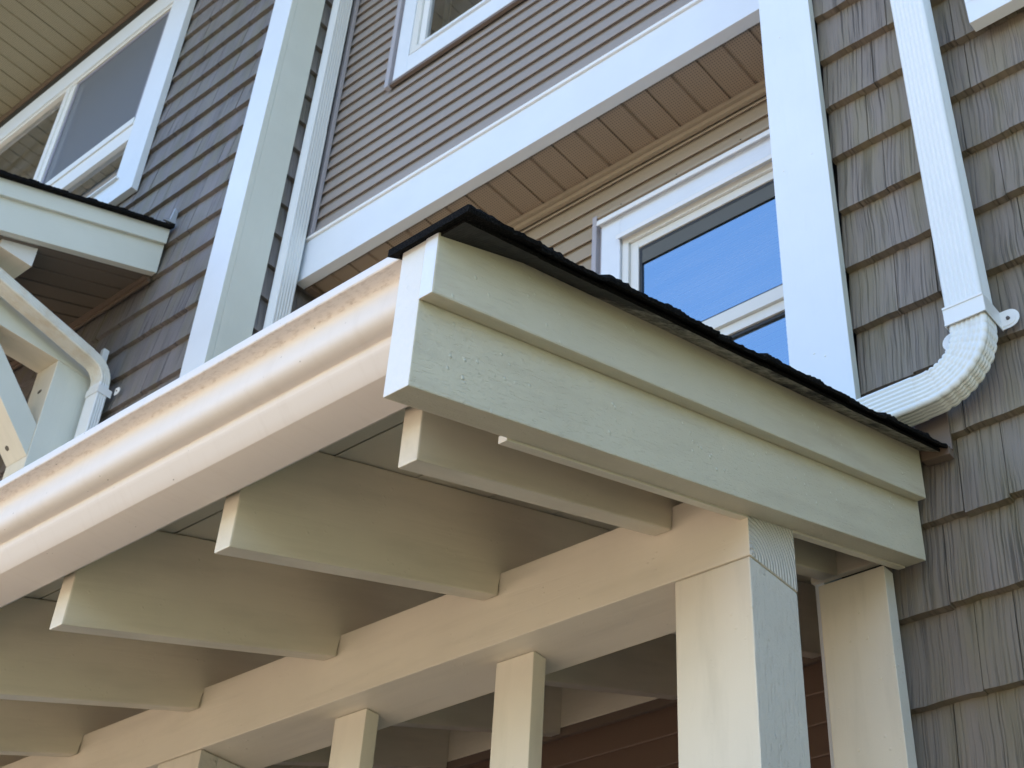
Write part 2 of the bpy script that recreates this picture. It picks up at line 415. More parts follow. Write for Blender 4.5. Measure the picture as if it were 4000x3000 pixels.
def pipe_profile(w, d, ridges_w, ridges_d):
    """ribbed rectangular downspout section, centred, w along first axis, d along second"""
    pts = []; c = .010
    def face(p0, p1, nrm, k):
        n = k * 6; out = []
        for i in range(n + 1):
            t = i / n; amp = -.003 * (.5 - .5 * math.cos(2 * math.pi * k * t))
            out.append((p0[0] + (p1[0] - p0[0]) * t + nrm[0] * amp, p0[1] + (p1[1] - p0[1]) * t + nrm[1] * amp))
        return out
    W, D = w / 2, d / 2
    for p0, p1, nr, k, cc in (((-W + c, -D), (W - c, -D), (0, -1), ridges_w, (W - c, -D + c)), ((W, -D + c), (W, D - c), (1, 0), ridges_d, (W - c, D - c)),
                          ((W - c, D), (-W + c, D), (0, 1), ridges_w, (-W + c, D - c)), ((-W, D - c), (-W, -D + c), (-1, 0), ridges_d, (-W + c, -D + c))):
        pts += face(p0, p1, nr, k)
        a0 = math.atan2(nr[1], nr[0])
        for a in (.25, .5, .75): pts.append((cc[0] + c * math.cos(a0 + a * math.pi / 2), cc[1] + c * math.sin(a0 + a * math.pi / 2)))
    return pts
def sweep(name, prof, path, parent, mat, ref, crimp=None):
    """path: list of (point, tangent); ref: constant axis taken as the profile's second axis"""
    bm = bmesh.new(); rings = []; ref = Vector(ref)
    for i, (p, t) in enumerate(path):
        p = Vector(p); t = Vector(t).normalized(); b = ref; a = b.cross(t).normalized()
        s = 1 + (crimp(i) if crimp else 0)
        rings.append([bm.verts.new(p + a * (x * s) + b * (y * s)) for x, y in prof])
    nP = len(prof)
    for r0, r1 in zip(rings, rings[1:]):
        for i in range(nP):
            j = (i + 1) % nP; bm.faces.new((r0[i], r0[j], r1[j], r1[i]))
    bm.faces.new(rings[0]); bm.faces.new(rings[-1][::-1])
    me = to_mesh(bm, name, True); me.set_sharp_from_angle(angle=math.radians(48))
    return link(name, me, mat, parent)
def arc(c, r, a0, a1, n, f):
    out = []
    for i in range(n + 1):
        a = a0 + (a1 - a0) * i / n; out.append(f(c, r, a, 1 if a1 > a0 else -1))
    return out

# ================================================================= THE GROUND, out of view, with patches added for bounce light
g = lambda name, mat, x0, x1, y0, y1, z: link(name, (lambda bm: (box_bm(bm, x0, x1, y0, y1, z - .3, z), to_mesh(bm, name))[1])(bmesh.new()), mat)
gr = g('ground', M['ground'], -400, 400, -400, 400, -1.62); gr['kind'] = 'structure'
gb = g('added_dark_bed', M['added_mulch'], -14, 1.6, -1.4, 3.3, -1.60); gb['kind'] = 'structure'  # unseen bed added to darken the light bounced onto undersides
pv = g('bounce_paving', M['added_paving'], -9, 2.6, -5.6, -1.42, -1.60); pv['kind'] = 'structure'  # added out of view for warm bounce onto the porch
lw = g('bounce_lawn', M['bounce_lawn'], 2.62, 30, -14, 12, -1.596); lw['kind'] = 'structure'  # unseen grass added for green bounce onto right-facing sides

# ================================================================= THE HOUSE
house = thing('house', 'tall house with grey shingle walls, mauve lap siding and white trim boards', 'house', (-2, 4, -1.6))
# ---- shingle walls
RY = 2.349; LY = 2.522
shake_wall('shingle_wall', house, (-1.105, RY, 0), (1, 0, 0), (0, -1, 0), 3.1, -1.6, 7.3, 1.207, .1921, M['shake'], 11)
shake_wall('shingle_wall', house, (-9.0, LY, 0), (1, 0, 0), (0, -1, 0), 4.83, -1.6, 7.3, .01, .1917, M['shake_left'], 23, gaps=(.001, .0022, .0032),
           holes=[(-7.6 + 9, -5.16 + 9, 5.36, 7.3)])
shake_wall('shingle_wall', house, (-4.018, 2.68, 0), (0, 1, 0), (1, 0, 0), .51, -1.6, 7.3, .055, .1917, M['shake_left'], 5)
# ---- corner boards
cbd = box('corner_board', -1.257, -1.100, 2.318, 2.345, 1.6, 7.3, M['white'], house, 'z', side=(M['side_bounce'], 'x', 1))
for p in ((-1.19, 2.115), (-1.163, 2.095), (-1.225, 2.75), (-1.14, 2.76), (-1.20, 3.28)): cyl('nail_head', (p[0], 2.3176, p[1]), (0, -1, 0), .0032, .0014, M['alu'], cbd, 12)
box('corner_board', -1.257, -1.235, 2.347, 2.88, -1.6, 7.3, M['white'], house, 'z')
cb = box('corner_board', -4.173, -4.012, 2.4925, 2.5245, -1.6, 7.3, M['white'], house, 'z', side=(M['side_bounce'], 'x', 1))
box('corner_board', -4.044, -4.0125, 2.5252, 2.69, -1.6, 7.3, M['side_bounce'], house, 'z')
# ---- upper lap-sided wall with its band board
CW = (-3.50, -2.2, 5.40, 6.7)
lap_wall('siding_wall', house, -4.0, -1.2, 2.868, 4.50, 7.3, 4.645, .085, M['lap'], hole=CW)
box('band_board', -4.0, -1.1, 2.849, 2.902, 4.250, 4.492, M['white'], house, 'x')
box('drip_flashing', -4.0, -1.1, 2.838, 2.870, 4.4935, 4.512, M['vinyl_white'], house, 'x', bv=.003)
boxes('corner_channel', [(-3.985, -3.958, 2.850, 2.866, 4.513, 7.3), (-3.958, -3.952, 2.846, 2.866, 4.513, 7.3)], M['jtrim'], house)
# ---- recess below the band: soffit, channel, wall
soffit('soffit', house, -4.0, -1.2, 2.9035, 3.190, 4.270, -2.094, .1165, M['soffit'])
boxes('soffit_channel', [(-4.0, -1.2, 3.150, 3.186, 4.247, 4.268), (-4.0, -1.2, 3.166, 3.186, 4.226, 4.247)], M['tan'], house)
boxes('soffit_channel', [(-3.99, -3.955, 2.905, 3.148, 4.24, 4.266)], M['brown'], house)
RW = (-2.42, -1.45, 2.62, 3.87)
lap_wall('siding_wall', house, -4.0, -1.2, 3.187, 1.9, 4.25, 4.037 - .0855 * 20, .0855, M['lap_recess'], hole=RW)
# ---- ground-floor recess wall
lap_wall('siding_wall', house, -4.0, -1.2, 3.020, -1.6, 1.80, 1.663 - .085 * 40, .085, M['lap_brown'])
box('head_board', -4.0, -1.26, 3.002, 3.018, 1.745, 1.772, M['brown'], house, 'x')
# ---- body of the house behind the cladding, eave and roof
boxes('core_wall', [(-8.9, -4.06, 2.60, 9.9, -1.6, 7.38), (-4.06, -1.24, 3.62, 9.9, -1.6, 7.38), (-1.23, 1.95, 2.42, 9.9, -1.6, 7.38),
                    (-4.06, -1.24, 3.24, 3.62, -1.6, 1.9), (-4.06, -1.24, 2.96, 3.62, 6.9, 7.38), (-4.06, -1.24, 3.24, 3.62, 4.27, 5.3)], M['room'], house, bv=0)
soffit('eave_soffit', house, -9.3, -4.0, 1.75, 2.56, 7.36, -6.375, .1155, M['soffit_eave'])
soffit('eave_soffit', house, -4.0, 2.4, 1.75, 2.95, 7.358, -3.5, .1155, M['soffit_eave'])
boxes('eave_channel', [(-9.0, -4.2, 2.488, 2.512, 7.292, 7.352)], M['brown'], house)
box('eave_fascia', -9.3, 2.4, 1.715, 1.748, 7.34, 7.56, M['white'], house, 'x')
bm = bmesh.new(); solid(bm, [(-9.4, 1.62, 7.57), (-9.4, 5.9, 9.3), (-9.4, 10.3, 7.57), (-9.4, 10.3, 7.40), (-9.4, 2.6, 7.40), (-9.4, 1.75, 7.50)], (11.9, 0, 0))
link('roof', to_mesh(bm, 'roof'), M['asphalt'], house)

# ---- windows --------------------------------------------------------------
def room(w, x0, x1, y, z0, z1, depth=.35):
    bm = bmesh.new(); box_bm(bm, x0, x1, y, y + depth, z0, z1)
    f = [f for f in bm.faces if abs(f.calc_center_median().y - y) < 1e-4]; bmesh.ops.delete(bm, geom=f, context='FACES')
    return link('room', to_mesh(bm, 'room'), M['room'], w)
def frame_bm(name, x0, x1, z0, z1, y0, y1, t, mat, w, tb=None, tt=None, bv=.0015):
    tb = tb if tb is not None else t; tt = tt if tt is not None else t
    return boxes(name, [(x0, x0 + t, y0, y1, z0, z1), (x1 - t, x1, y0, y1, z0, z1), (x0 + t + .0004, x1 - t - .0004, y0, y1, z0, z0 + tb), (x0 + t + .0004, x1 - t - .0004, y0, y1, z1 - tt, z1)], mat, w, bv)
def pane(name, x0, x1, z0, z1, y, mat, w):
    bm = bmesh.new(); box_bm(bm, x0, x1, y, y + .004, z0, z1)
    # one reflecting skin is enough: keep the outer face
    f = [f for f in bm.faces if abs(f.calc_center_median().y - y) > 1e-4]; bmesh.ops.delete(bm, geom=f, context='FACES')
    return link(name, to_mesh(bm, name), mat, w)

# recess window (blue sky reflection)
wn = box('window', -2.395, -1.30, 3.158, 3.19, 2.56, 2.60, M['white'], house, 'x')   # its sill carries the rest
wy = 3.160
boxes('casing', [(-2.478, -2.388, wy - .012, 3.186, 2.56, 3.945)], M['white'], wn)
boxes('casing', [(-2.3875, -1.30, wy - .012, 3.186, 3.825, 3.945)], M['white'], wn)
boxes('drip_cap', [(-2.486, -1.30, wy - .034, 3.186, 3.946, 3.958), (-2.486, -1.30, wy - .036, wy - .030, 3.932, 3.9455)], M['vinyl_white'], wn)
boxes('drip_cap', [(-2.392, -1.30, wy - .030, wy - .0125, 3.818, 3.828), (-2.392, -1.30, wy - .032, wy - .0305, 3.806, 3.828)], M['vinyl_white'], wn)
boxes('siding_channel', [(-2.528, -2.506, 3.150, 3.1865, 2.7, 4.02), (-2.505, -2.482, 3.172, 3.1865, 2.7, 4.0)], M['jtrim'], wn)
boxes('siding_channel', [(-2.505, -1.30, 3.150, 3.1865, 4.003, 4.018), (-2.505, -1.30, 3.168, 3.1865, 3.962, 4.002)], M['tan'], wn)
for hx in (-2.385, -2.12, -1.83): cyl('screw_hole', (hx, 3.1495, 4.011), (0, 1, 0), .003, .003, M['jdark'], wn, 10)
frame_bm('frame', -2.386, -1.36, 2.60, 3.824, wy, wy + .055, .030, M['sash'], wn)
frame_bm('sash', -2.355, -1.39, 3.185, 3.792, wy + .012, wy + .05, .038, M['sash'], wn, tb=.055)
frame_bm('sash', -2.353, -1.392, 2.632, 3.184, wy + .026, wy + .06, .040, M['sash'], wn)
frame_bm('gasket', -2.3165, -1.4285, 3.2405, 3.7535, wy + .018, wy + .030, .010, M['jdark'], wn, tt=.013, bv=0)
frame_bm('gasket', -2.3125, -1.4325, 2.673, 3.143, wy + .034, wy + .045, .009, M['jdark'], wn, tt=.013, bv=0)
pane('pane', -2.307, -1.438, 3.251, 3.741, wy + .026, M['glass'], wn)
pane('pane', -2.304, -1.441, 2.682, 3.130, wy + .042, M['glass'], wn)
boxes('reflection_strip', [(-2.306, -1.439, wy + .0195, wy + .0215, 3.672, 3.7405)], simple('olive_reflection', (.10, .10, .085), .6), wn, bv=0)  # stands in for the dark reflection of band and soffit in the pane
room(wn, -2.40, -1.37, wy + .062, 2.58, 3.83)
bl = []
for k in range(44):
    zc = 2.64 + k * .0265; bl.append((-2.30, -1.44, wy + .085, wy + .104, zc, zc + .0015))
boxes('blind_or_reflection', bl, simple('blind_slats', (.50, .50, .50), .5), wn, bv=0)

# upper middle window
wn = box('window', -3.36, -2.2, 2.832, 2.862, 5.432, 5.447, M['white'], house, 'x')
cy = 2.845
boxes('casing', [(-3.540, -3.452, cy, 2.875, 5.312, 6.8)], M['white'], wn)
boxes('casing', [(-3.4515, -2.2, cy, 2.875, 5.312, 5.431)], M['white'], wn)
boxes('siding_channel', [(-3.590, -3.562, 2.838, 2.866, 5.285, 6.8), (-3.561, -3.541, 2.858, 2.867, 5.30, 6.8)], M['jtrim'], wn)
boxes('siding_channel', [(-3.5605, -2.2, 2.846, 2.866, 5.293, 5.3105)], M['brown'], wn)
frame_bm('frame', -3.452, -2.2, 5.448, 6.8, cy + .006, cy + .05, .040, M['sash'], wn)
frame_bm('sash', -3.411, -2.24, 5.489, 6.76, cy + .018, cy + .05, .040, M['vinyl_white'], wn, tb=.012)
pane('pane', -3.3705, -2.28, 5.5015, 6.72, cy + .034, M['glass_plain'], wn)
boxes('blind_or_reflection', [(-3.34, -3.30, cy + .09, cy + .10, 5.5, 6.72)], simple('curtain', (.30, .31, .27), .8), wn)
room(wn, -3.44, -2.2, cy + .052, 5.44, 6.8, .7)

# left window under the eave
wn = box('window', -7.45, -5.262, 2.468, 2.52, 5.428, 5.440, M['vinyl_white'], house, 'x')
ly = 2.487
boxes('casing', [(-5.298, -5.092, ly, 2.525, 5.262, 7.288)], M['white'], wn)
boxes('casing', [(-7.6, -5.2985, ly, 2.525, 7.015, 7.190)], M['white'], wn)
boxes('casing', [(-7.6, -5.2985, ly, 2.525, 5.262, 5.4275)], M['white'], wn)
boxes('head_flashing', [(-7.6, -5.30, ly + .006, 2.525, 7.19, 7.288)], M['jdark'], wn)
frame_bm('frame', -7.5, -5.2988, 5.441, 7.0145, ly + .012, ly + .06, .028, M['tan'] if False else M['sash'], wn)
boxes('mullion', [(-6.385, -6.345, ly + .004, ly + .062, 5.47, 6.985), (-6.3445, -6.298, ly + .016, ly + .062, 5.47, 6.985)], M['vinyl_white'], wn)
boxes('rail', [(-6.297, -5.328, ly + .004, ly + .06, 5.925, 5.978), (-6.297, -5.328, ly + .014, ly + .062, 5.80, 5.9245)], M['vinyl_white'], wn)
boxes('rail', [(-7.4, -6.386, ly + .004, ly + .06, 5.90, 5.978)], M['vinyl_white'], wn)
pane('pane', -6.297, -5.328, 5.979, 6.985, ly + .046, M['glass_left'], wn)
pane('pane', -7.47, -6.386, 5.979, 6.985, ly + .040, M['glass_left'], wn)
pane('pane', -6.297, -5.328, 5.47, 5.80, ly + .040, M['glass_left'], wn)
pane('pane', -7.47, -6.386, 5.47, 5.90, ly + .040, M['glass_left'], wn)
frame_bm('screen_frame', -6.285, -5.335, 5.985, 6.978, ly + .020, ly + .030, .022, simple('screen_frame_grey', (.27, .27, .33), .5), wn, bv=0)
bm = bmesh.new(); vv = [bm.verts.new(p) for p in ((-6.264, ly + .025, 6.006), (-5.356, ly + .025, 6.006), (-5.356, ly + .025, 6.957), (-6.264, ly + .025, 6.957))]; bm.faces.new(vv)
link('insect_screen', to_mesh(bm, 'insect_screen'), M['screen'], wn)
room(wn, -7.5, -5.3, ly + .064, 5.42, 7.02, .7)
boxes('blind_or_reflection', [(-7.45, -6.40, ly + .09, ly + .10, 5.98, 6.98), (-6.25, -5.34, ly + .068, ly + .075, 5.47, 5.775)], simple('shade_and_reflection', (.78, .80, .74), .8), wn)  # lower shade; upper left sheet imitates the pane's bright soffit reflection

# right upper window: only its lower left corner shows
wn = box('window', -.655, .50, 2.290, 2.345, 2.985, 3.005, M['white'], house, 'x')
boxes('casing', [(-.674, .52, 2.302, 2.337, 2.908, 2.984)], M['white'], wn)
boxes('casing', [(-.674, -.60, 2.302, 2.337, 2.9845, 4.2), (.45, .52, 2.302, 2.337, 2.9845, 4.2), (-.5995, .4495, 2.302, 2.337, 4.1, 4.2)], M['white'], wn)
pane('pane', -.60, .45, 3.0, 4.1, 2.327, M['glass'], wn)

# ================================================================= PORCH
porch = thing('porch', 'low porch with sloping roof, green-cream rake board, exposed rafters and square posts', 'porch', (-2.5, 2, -1.6))
SL = .324
XI = -1.043            # inner face of the rake board
zr = lambda y: 1.036 + SL * (y - .902)
slope_board('rake_board', XI, -1.0, .902, 2.336, 1.036, 1.292, SL, M['rake'], porch, bv=.002, side=(M['endrough'], 'y', -1))
slope_board('rake_trim', -.9995, -.976, .900, 2.325, 1.172, 1.2945, SL, M['trim'], porch, bv=.003, side=(M['white'], 'y', -1))
slope_board('rake_moulding', XI - .016, XI - .0005, 1.13, 2.33, zr(1.13) - .003, zr(1.13) + .01, SL, M['cream'], porch, bv=.001)
# rafters
for i, x in enumerate((-1.195, -1.595, -2.034, -2.474, -2.925, -3.37, -3.80)):
    y1 = 2.335 if i == 0 else 3.0; zb = lambda y: 1.127 + .3305 * (y - 1.112); dk = lambda y: .984 + SL * y
    cut = [(x - .038, 1.1115, 1.127), (x - .038, 1.7345, zb(1.7345)), (x - .038, 1.7345, zb(1.7345) + .0), (x - .038, y1, zb(y1)), (x - .038, y1, dk(y1)), (x - .038, 1.1115, dk(1.1115))]
    cut = [cut[0], (x - .038, 1.7332, zb(1.7332)), (x - .038, 1.7332, 1.3855), (x - .038, 1.91, zb(1.91)), cut[3], cut[4], cut[5]]
    slope_board('rafter', x - .038, x, 1.1115, y1, 0, 0, .3305, M['cream'], porch, bv=.0035, cut=cut)
# beam, posts
box('beam', -4.0, -1.0432, 1.737, 1.887, 1.232, 1.383, M['cream'], porch, 'x', bv=.002, side=(M['endgrain'], 'x', 1))
box('post', -1.194, -1.0445, 1.7375, 1.8865, -1.6, 1.2295, M['cream'], porch, 'z', bv=.003, side=(M['rough'], 'x', 1))
box('post', -2.590, -2.440, 1.7375, 1.8865, -1.6, 1.2295, M['cream'], porch, 'z', bv=.003, side=(M['rough'], 'x', 1))
box('post', -4.0, -3.85, 1.7375, 1.8865, -1.6, 1.2295, M['cream'], porch, 'z', bv=.003, side=(M['rough'], 'x', 1))
for x in (-1.644, -2.083, -2.97, -3.41):
    box('slat', x, x + .092, 1.795, 1.832, -1.0, 1.2305, M['cream'], porch, 'z', bv=.002)
box('rail', -2.4395, -1.1945, 1.79, 1.838, -1.05, -1.001, M['cream'], porch, 'x')
box('rail', -3.8495, -2.5905, 1.79, 1.838, -1.05, -1.001, M['cream'], porch, 'x')
wp = box('wall_post', -1.214, -1.066, 2.280, 2.318, -1.6, 1.486, M['cream'], porch, 'z', bv=.002, side=(M['rough'], 'x', 1))
for p in ((-1.13, 1.40), (-1.155, 1.345), (-1.118, 1.34), (-1.10, 1.25), (-1.16, 1.12), (-1.095, 1.07)):
    cyl('nail_head', (p[0], 2.2797, p[1]), (0, -1, 0), .0035, .0016, M['cream'], wp, 12)
box('ledger', -1.26, -1.085, 2.3365, 2.352, 1.535, 1.72, M['cream'], porch, 'x')
box('ledger', -4.0, -1.262, 3.0005, 3.0185, 1.7725, 1.94, M['cream'], porch, 'x')
# roof deck planks
bm = bmesh.new(); ys = [1.1086, 1.2895, 1.2945, 1.49, 1.4935, 1.69, 1.6935, 1.89, 1.8935, 2.09, 2.0935, 2.33]
def deck_plank(bm, x0, x1, a, b):
    p = [(x0, a, .986 + SL * a), (x0, b, .986 + SL * b), (x0, b, 1.001 + SL * b), (x0, a, 1.001 + SL * a)]
    solid(bm, p, (x1 - x0, 0, 0))
for a, b in zip(ys[::2], ys[1::2]): deck_plank(bm, -4.0, XI - .001, a, b)
for a, b in ((2.3335, 2.53), (2.5335, 2.73), (2.7335, 2.93), (2.9335, 3.17)): deck_plank(bm, -4.0, -1.262, a, b)
link('roof_deck', to_mesh(bm, 'roof_deck'), M['under'], porch)
box('fascia', -4.0, XI - .0005, 1.0855, 1.1080, 1.228, 1.325, M['cream'], porch, 'x', bv=.002)
# roof shingles: a sagging, ragged mat that overhangs the rake
def shingle_mat(name, parent, jk, x_in, x_rake, x_out, y0, y1, slope, ztop_in, ztop_out, zbot_in, zbot_out, mats, y1_in=None, seed=3):
    bm = bmesh.new(); ny = 260; rnd = random.Random(seed); rows = []
    y1i = y1_in or y1; course = .145
    for i in range(ny + 1):
        y = y0 + (y1 - y0) * i / ny; b = slope * y; tt = min(1, (y - y0) / .16) if parent.name.startswith('porch') else 1
        zbi = zbot_out + (zbot_in - zbot_out) * tt; zti = ztop_out + (ztop_in - ztop_out) * tt
        ph = (y - y0) / course; st = (.005 if ph - math.floor(ph) < .35 else .0)
        jag = (noise.noise(Vector((y * 120, seed, 0))) * .0032 + noise.noise(Vector((y * 30, seed, 4))) * .001) * jk
        wav = noise.noise(Vector((y * 5, seed, 9))) * .003
        xo = x_out + jag - (.005 * jk if math.floor(ph) % 3 == 1 else 0)
        yi = y0 + (y1i - y0) * i / ny
        row = [Vector((x_in, yi, zbi + slope * yi)), Vector((x_rake, y, zbi + b)), Vector((xo, y, zbot_out + b + wav * .4)),
               Vector((xo + .002, y, zbot_out + b + wav + .006)), Vector((xo - .001, y, ztop_out + b + st + jag * .8)), Vector((x_rake - .01, y, zti + b + st + jag * .5)), Vector((x_in, yi, zti + slope * yi + st + jag * .5))]
        rows.append([bm.verts.new(p) for p in row])
    for r0, r1 in zip(rows, rows[1:]):
        for k in range(6):
            f = bm.faces.new((r0[k], r1[k], r1[k + 1], r0[k + 1])); f.material_index = 1 if k < 2 else 0
    bm.faces.new(rows[0]); bm.faces.new(rows[-1][::-1])
    me = bpy.data.meshes.new(name); bmesh.ops.recalc_face_normals(bm, faces=bm.faces[:]); bm.to_mesh(me); bm.free()
    return link(name, me, mats, parent)
shingle_mat('starter_course', porch, .25, -1.050, -.985, -.934, .904, 2.330, SL, 1.018, .987, 1.0035, .979, [M['asphalt'], M['underfelt']], seed=3)
shingle_mat('roof_shingles', porch, 1.0, -1.058, -.985, -.916, .890, 2.338, SL, 1.030, .990, 1.0215, .9815, [M['asphalt'], M['asphalt']], seed=12)
# main field of the roof
bm = bmesh.new()
for xa, xb, ye in ((-4.0, -1.2605, 3.175), (-1.26, -1.0505, 2.337)): solid(bm, [(xa, .99, 1.0035 + SL * .99), (xa, ye, 1.0035 + SL * ye), (xa, ye, 1.03 + SL * ye), (xa, .99, 1.03 + SL * .99)], (xb - xa, 0, 0))
link('roof_field', to_mesh(bm, 'roof_field'), M['asphalt'], porch)
# brown kick-out flashing where the roof meets the wall
bm = bmesh.new(); solid(bm, [(-.975, 2.328, 1.727), (-.914, 2.328, 1.722), (-.914, 2.328, 1.742), (-.935, 2.328, 1.752), (-.975, 2.328, 1.764)], (0, .024, 0))
solid(bm, [(-.985, 2.3405, 1.74), (-.911, 2.3405, 1.74), (-.911, 2.3405, 1.838), (-.985, 2.3405, 1.838)], (0, .007, 0)); bev(bm, .001)
link('wall_flashing', to_mesh(bm, 'wall_flashing'), M['brown'], porch)

# ---- gutter
gut = thing('gutter', 'long cream gutter with moulded front and dirt under its lip, along the porch eave', 'gutter', (-2.5, .93, 1.20))
prof = [(1.0845, 1.332), (1.0845, 1.205), (1.082, 1.203), (1.0115, 1.2000), (1.0090, 1.2010), (.9990, 1.2125), (.9900, 1.2215), (.9862, 1.2262), (.9855, 1.2280), (.9852, 1.2375), (.9840, 1.2388),
        (.9760, 1.2390), (.9685, 1.2398), (.9620, 1.2420), (.9565, 1.2455), (.9530, 1.2505), (.9515, 1.2570), (.9520, 1.2650), (.9535, 1.2745), (.9553, 1.2840), (.9565, 1.2920), (.9560, 1.2985), (.9530, 1.3030), (.9480, 1.3052), (.9410, 1.3055), (.9340, 1.3050), (.9275, 1.3045), (.9262, 1.3060),
        (.9288, 1.3250), (.931, 1.3275), (.935, 1.328), (.940, 1.325), (.940, 1.319)]
th = .0016
inner = []
for i, p in enumerate(prof):
    a = Vector(prof[max(0, i - 1)]); b = Vector(prof[min(len(prof) - 1, i + 1)]); t = (b - a).normalized(); nrm = Vector((-t.y, t.x)); inner.append(Vector(p) + nrm * -th)
bm = bmesh.new(); GX0, GX1 = -4.0, -1.0445; org = Vector((GX0, .93, 1.205)); xs = [GX0 + (GX1 - GX0) * i / 40 for i in range(41)]
rows = []
for x in xs:
    j = noise.noise(Vector((x * 5, 0, 0))) * .0012
    rows.append([bm.verts.new(Vector((x, p[0], p[1] + j)) - org) for p in prof] + [bm.verts.new(Vector((x, p[0], p[1] + j)) - org) for p in reversed(inner)])
for r0, r1 in zip(rows, rows[1:]):
    for k in range(len(r0)):
        q = (k + 1) % len(r0); bm.faces.new((r0[k], r0[q], r1[q], r1[k]))
me = to_mesh(bm, 'trough', True)
link('trough', me, M['gutter'], gut, Matrix.Translation(org))
try:
    me.set_sharp_from_angle(angle=math.radians(35))
except Exception: pass
box('end_cap', XI - .0035, XI - .0008, .931, 1.083, 1.204, 1.322, M['gutter'], gut, 'y', bv=0)

# ================================================================= LEFT PORCH
lp = thing('bracketed_canopy', 'smaller sloping canopy with bolted diagonal brace on the left wall', 'canopy', (-5.5, 2, -1.6))
S2 = .41
zl = lambda y: 4.422 + S2 * (y - 2.522)
slope_board('rake_board', -4.677, -4.637, .95, 2.515, zl(.95), zl(.95) + .255, S2, M['side_bounce'], lp, bv=.002)
slope_board('rake_trim', -4.6365, -4.617, .95, 2.512, zl(.95) + .178, zl(.95) + .272, S2, M['side_bounce'], lp, bv=.003)
shingle_mat('roof_shingles', lp, 1.0, -7.8, -4.63, -4.590, .90, 2.515, S2, zl(0) + .312, zl(0) + .290, zl(0) + .2725, zl(0) + .268, [M['asphalt'], M['asphalt']], seed=8)
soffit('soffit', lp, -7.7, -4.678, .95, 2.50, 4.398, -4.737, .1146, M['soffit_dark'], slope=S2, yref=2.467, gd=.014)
bm = bmesh.new()
solid(bm, [(-7.7, 2.480, 4.398), (-7.7, 2.502, 4.398), (-7.7, 2.502, 4.412), (-7.7, 2.480, 4.403)], (3.02, 0, 0))
solid(bm, [(-7.7, 2.503, 4.385), (-7.7, 2.516, 4.385), (-7.7, 2.516, 4.42), (-7.7, 2.503, 4.42)], (3.02, 0, 0))
link('wall_channel', to_mesh(bm, 'wall_channel'), M['brown'], lp)
bm = bmesh.new(); solid(bm, [(-4.612, 2.455, 4.705), (-4.612, 2.518, 4.722), (-4.612, 2.518, 4.80), (-4.612, 2.50, 4.815), (-4.612, 2.488, 4.73)], (.012, 0, 0))
link('end_flashing', to_mesh(bm, 'end_flashing'), M['flash'], lp)
box('header_beam', -7.6, -4.70, 1.80, 1.965, 4.085, 4.26, M['cream'], lp, 'x', bv=.002, side=(M['endrough'], 'x', 1))
slope_board('side_beam', -5.01, -4.85, 1.05, 2.46, 3.8415, 4.084, 0, M['cream'], lp, bv=.003, side=(M['side_bounce'], 'x', 1),
            cut=[(-5.01, 1.05, 3.8415), (-5.01, 2.46, 3.8415), (-5.01, 2.46, 3.95), (-5.01, 2.05, 4.084), (-5.01, 1.05, 4.084)])
box('post', -5.01, -4.85, 2.285, 2.50, -1.6, 3.8405, M['cream'], lp, 'z', bv=.003, side=(M['side_bounce'], 'x', 1))
ex = Vector((0, -1, 1)).normalized(); ez = Vector((1, 0, 0)); ey = ez.cross(ex)
mw = basis(Vector((-5.004, 2.30, 3.47)), (ex, ey, ez)); inv = mw.inverted()
cutp = [(-5.004, 1.93, 3.8408), (-5.004, 2.2843, 3.4865), (-5.004, 2.2843, 3.3227), (-5.004, 1.766, 3.8408)]
bm = bmesh.new(); solid(bm, [inv @ Vector(p) for p in cutp], (0, 0, .150)); bev(bm, .002)
br = link('brace', to_mesh(bm, 'brace'), [M['cream'], M['side_bounce']], lp, mw)
for f in br.data.polygons:
    if (mw.to_3x3() @ f.normal).x > .8: f.material_index = 1
cyl('bolt_hole', (-4.949, 2.2348, 3.3716), (0, -1, -1), .013, .003, M['hole'], br, 18)
cyl('bolt_hole', (-4.93, 2.2847, 3.70), (0, -1, 0), .011, .002, M['hole'], lp, 18, 1.6)

# ================================================================= DOWNSPOUTS
def strap(ds, lst, mat=M['alu']): return boxes('strap', lst, mat, ds, .001)
def ear(parent, c, r, nrm=(0, -1, 0)):
    """rounded tab with a raised rim and a screw"""
    bm = bmesh.new()
    def disc(rr, d0, d1):
        pts = []
        for i in range(13): a = -math.pi / 2 + math.pi * i / 12; pts.append((abs(rr) * math.cos(a) * (1 if r > 0 else -1), d0, rr_abs * math.sin(a)))
        pts = [(-.014 * (1 if r > 0 else -1), d0, rr_abs)] [:0] + pts + [(-.016 * (1 if r > 0 else -1), d0, rr_abs), (-.016 * (1 if r > 0 else -1), d0, -rr_abs)]
        solid(bm, pts, (0, d1 - d0, 0))
    rr_abs = abs(r); disc(abs(r), 0, .0015)
    rr_abs = abs(r) * .72; disc(abs(r) * .72, -.0012, .0)
    rr_abs = abs(r) * .6
    e = link('strap_ear', to_mesh(bm, 'strap_ear'), M['vinyl_white'], parent, Matrix.Translation(c))
    cyl('screw', (c[0], c[1] - .003, c[2]), (0, -1, 0), abs(r) * .19, .004, M['screw'], e, 12)
    return e

def stained(name, c0, c1, amt, lo, hi):
    mt, nt, p = new_mat(name); n = N(nt)
    f = n.noise(n.coord((11, 11, 11)), 1, 8, .68)
    c = n.mix(n.ramp(f, [(lo, 0), (hi, amt)]), c0, c1); n.link(c, p.inputs['Base Color']); p.inputs['Roughness'].default_value = .38; return mt

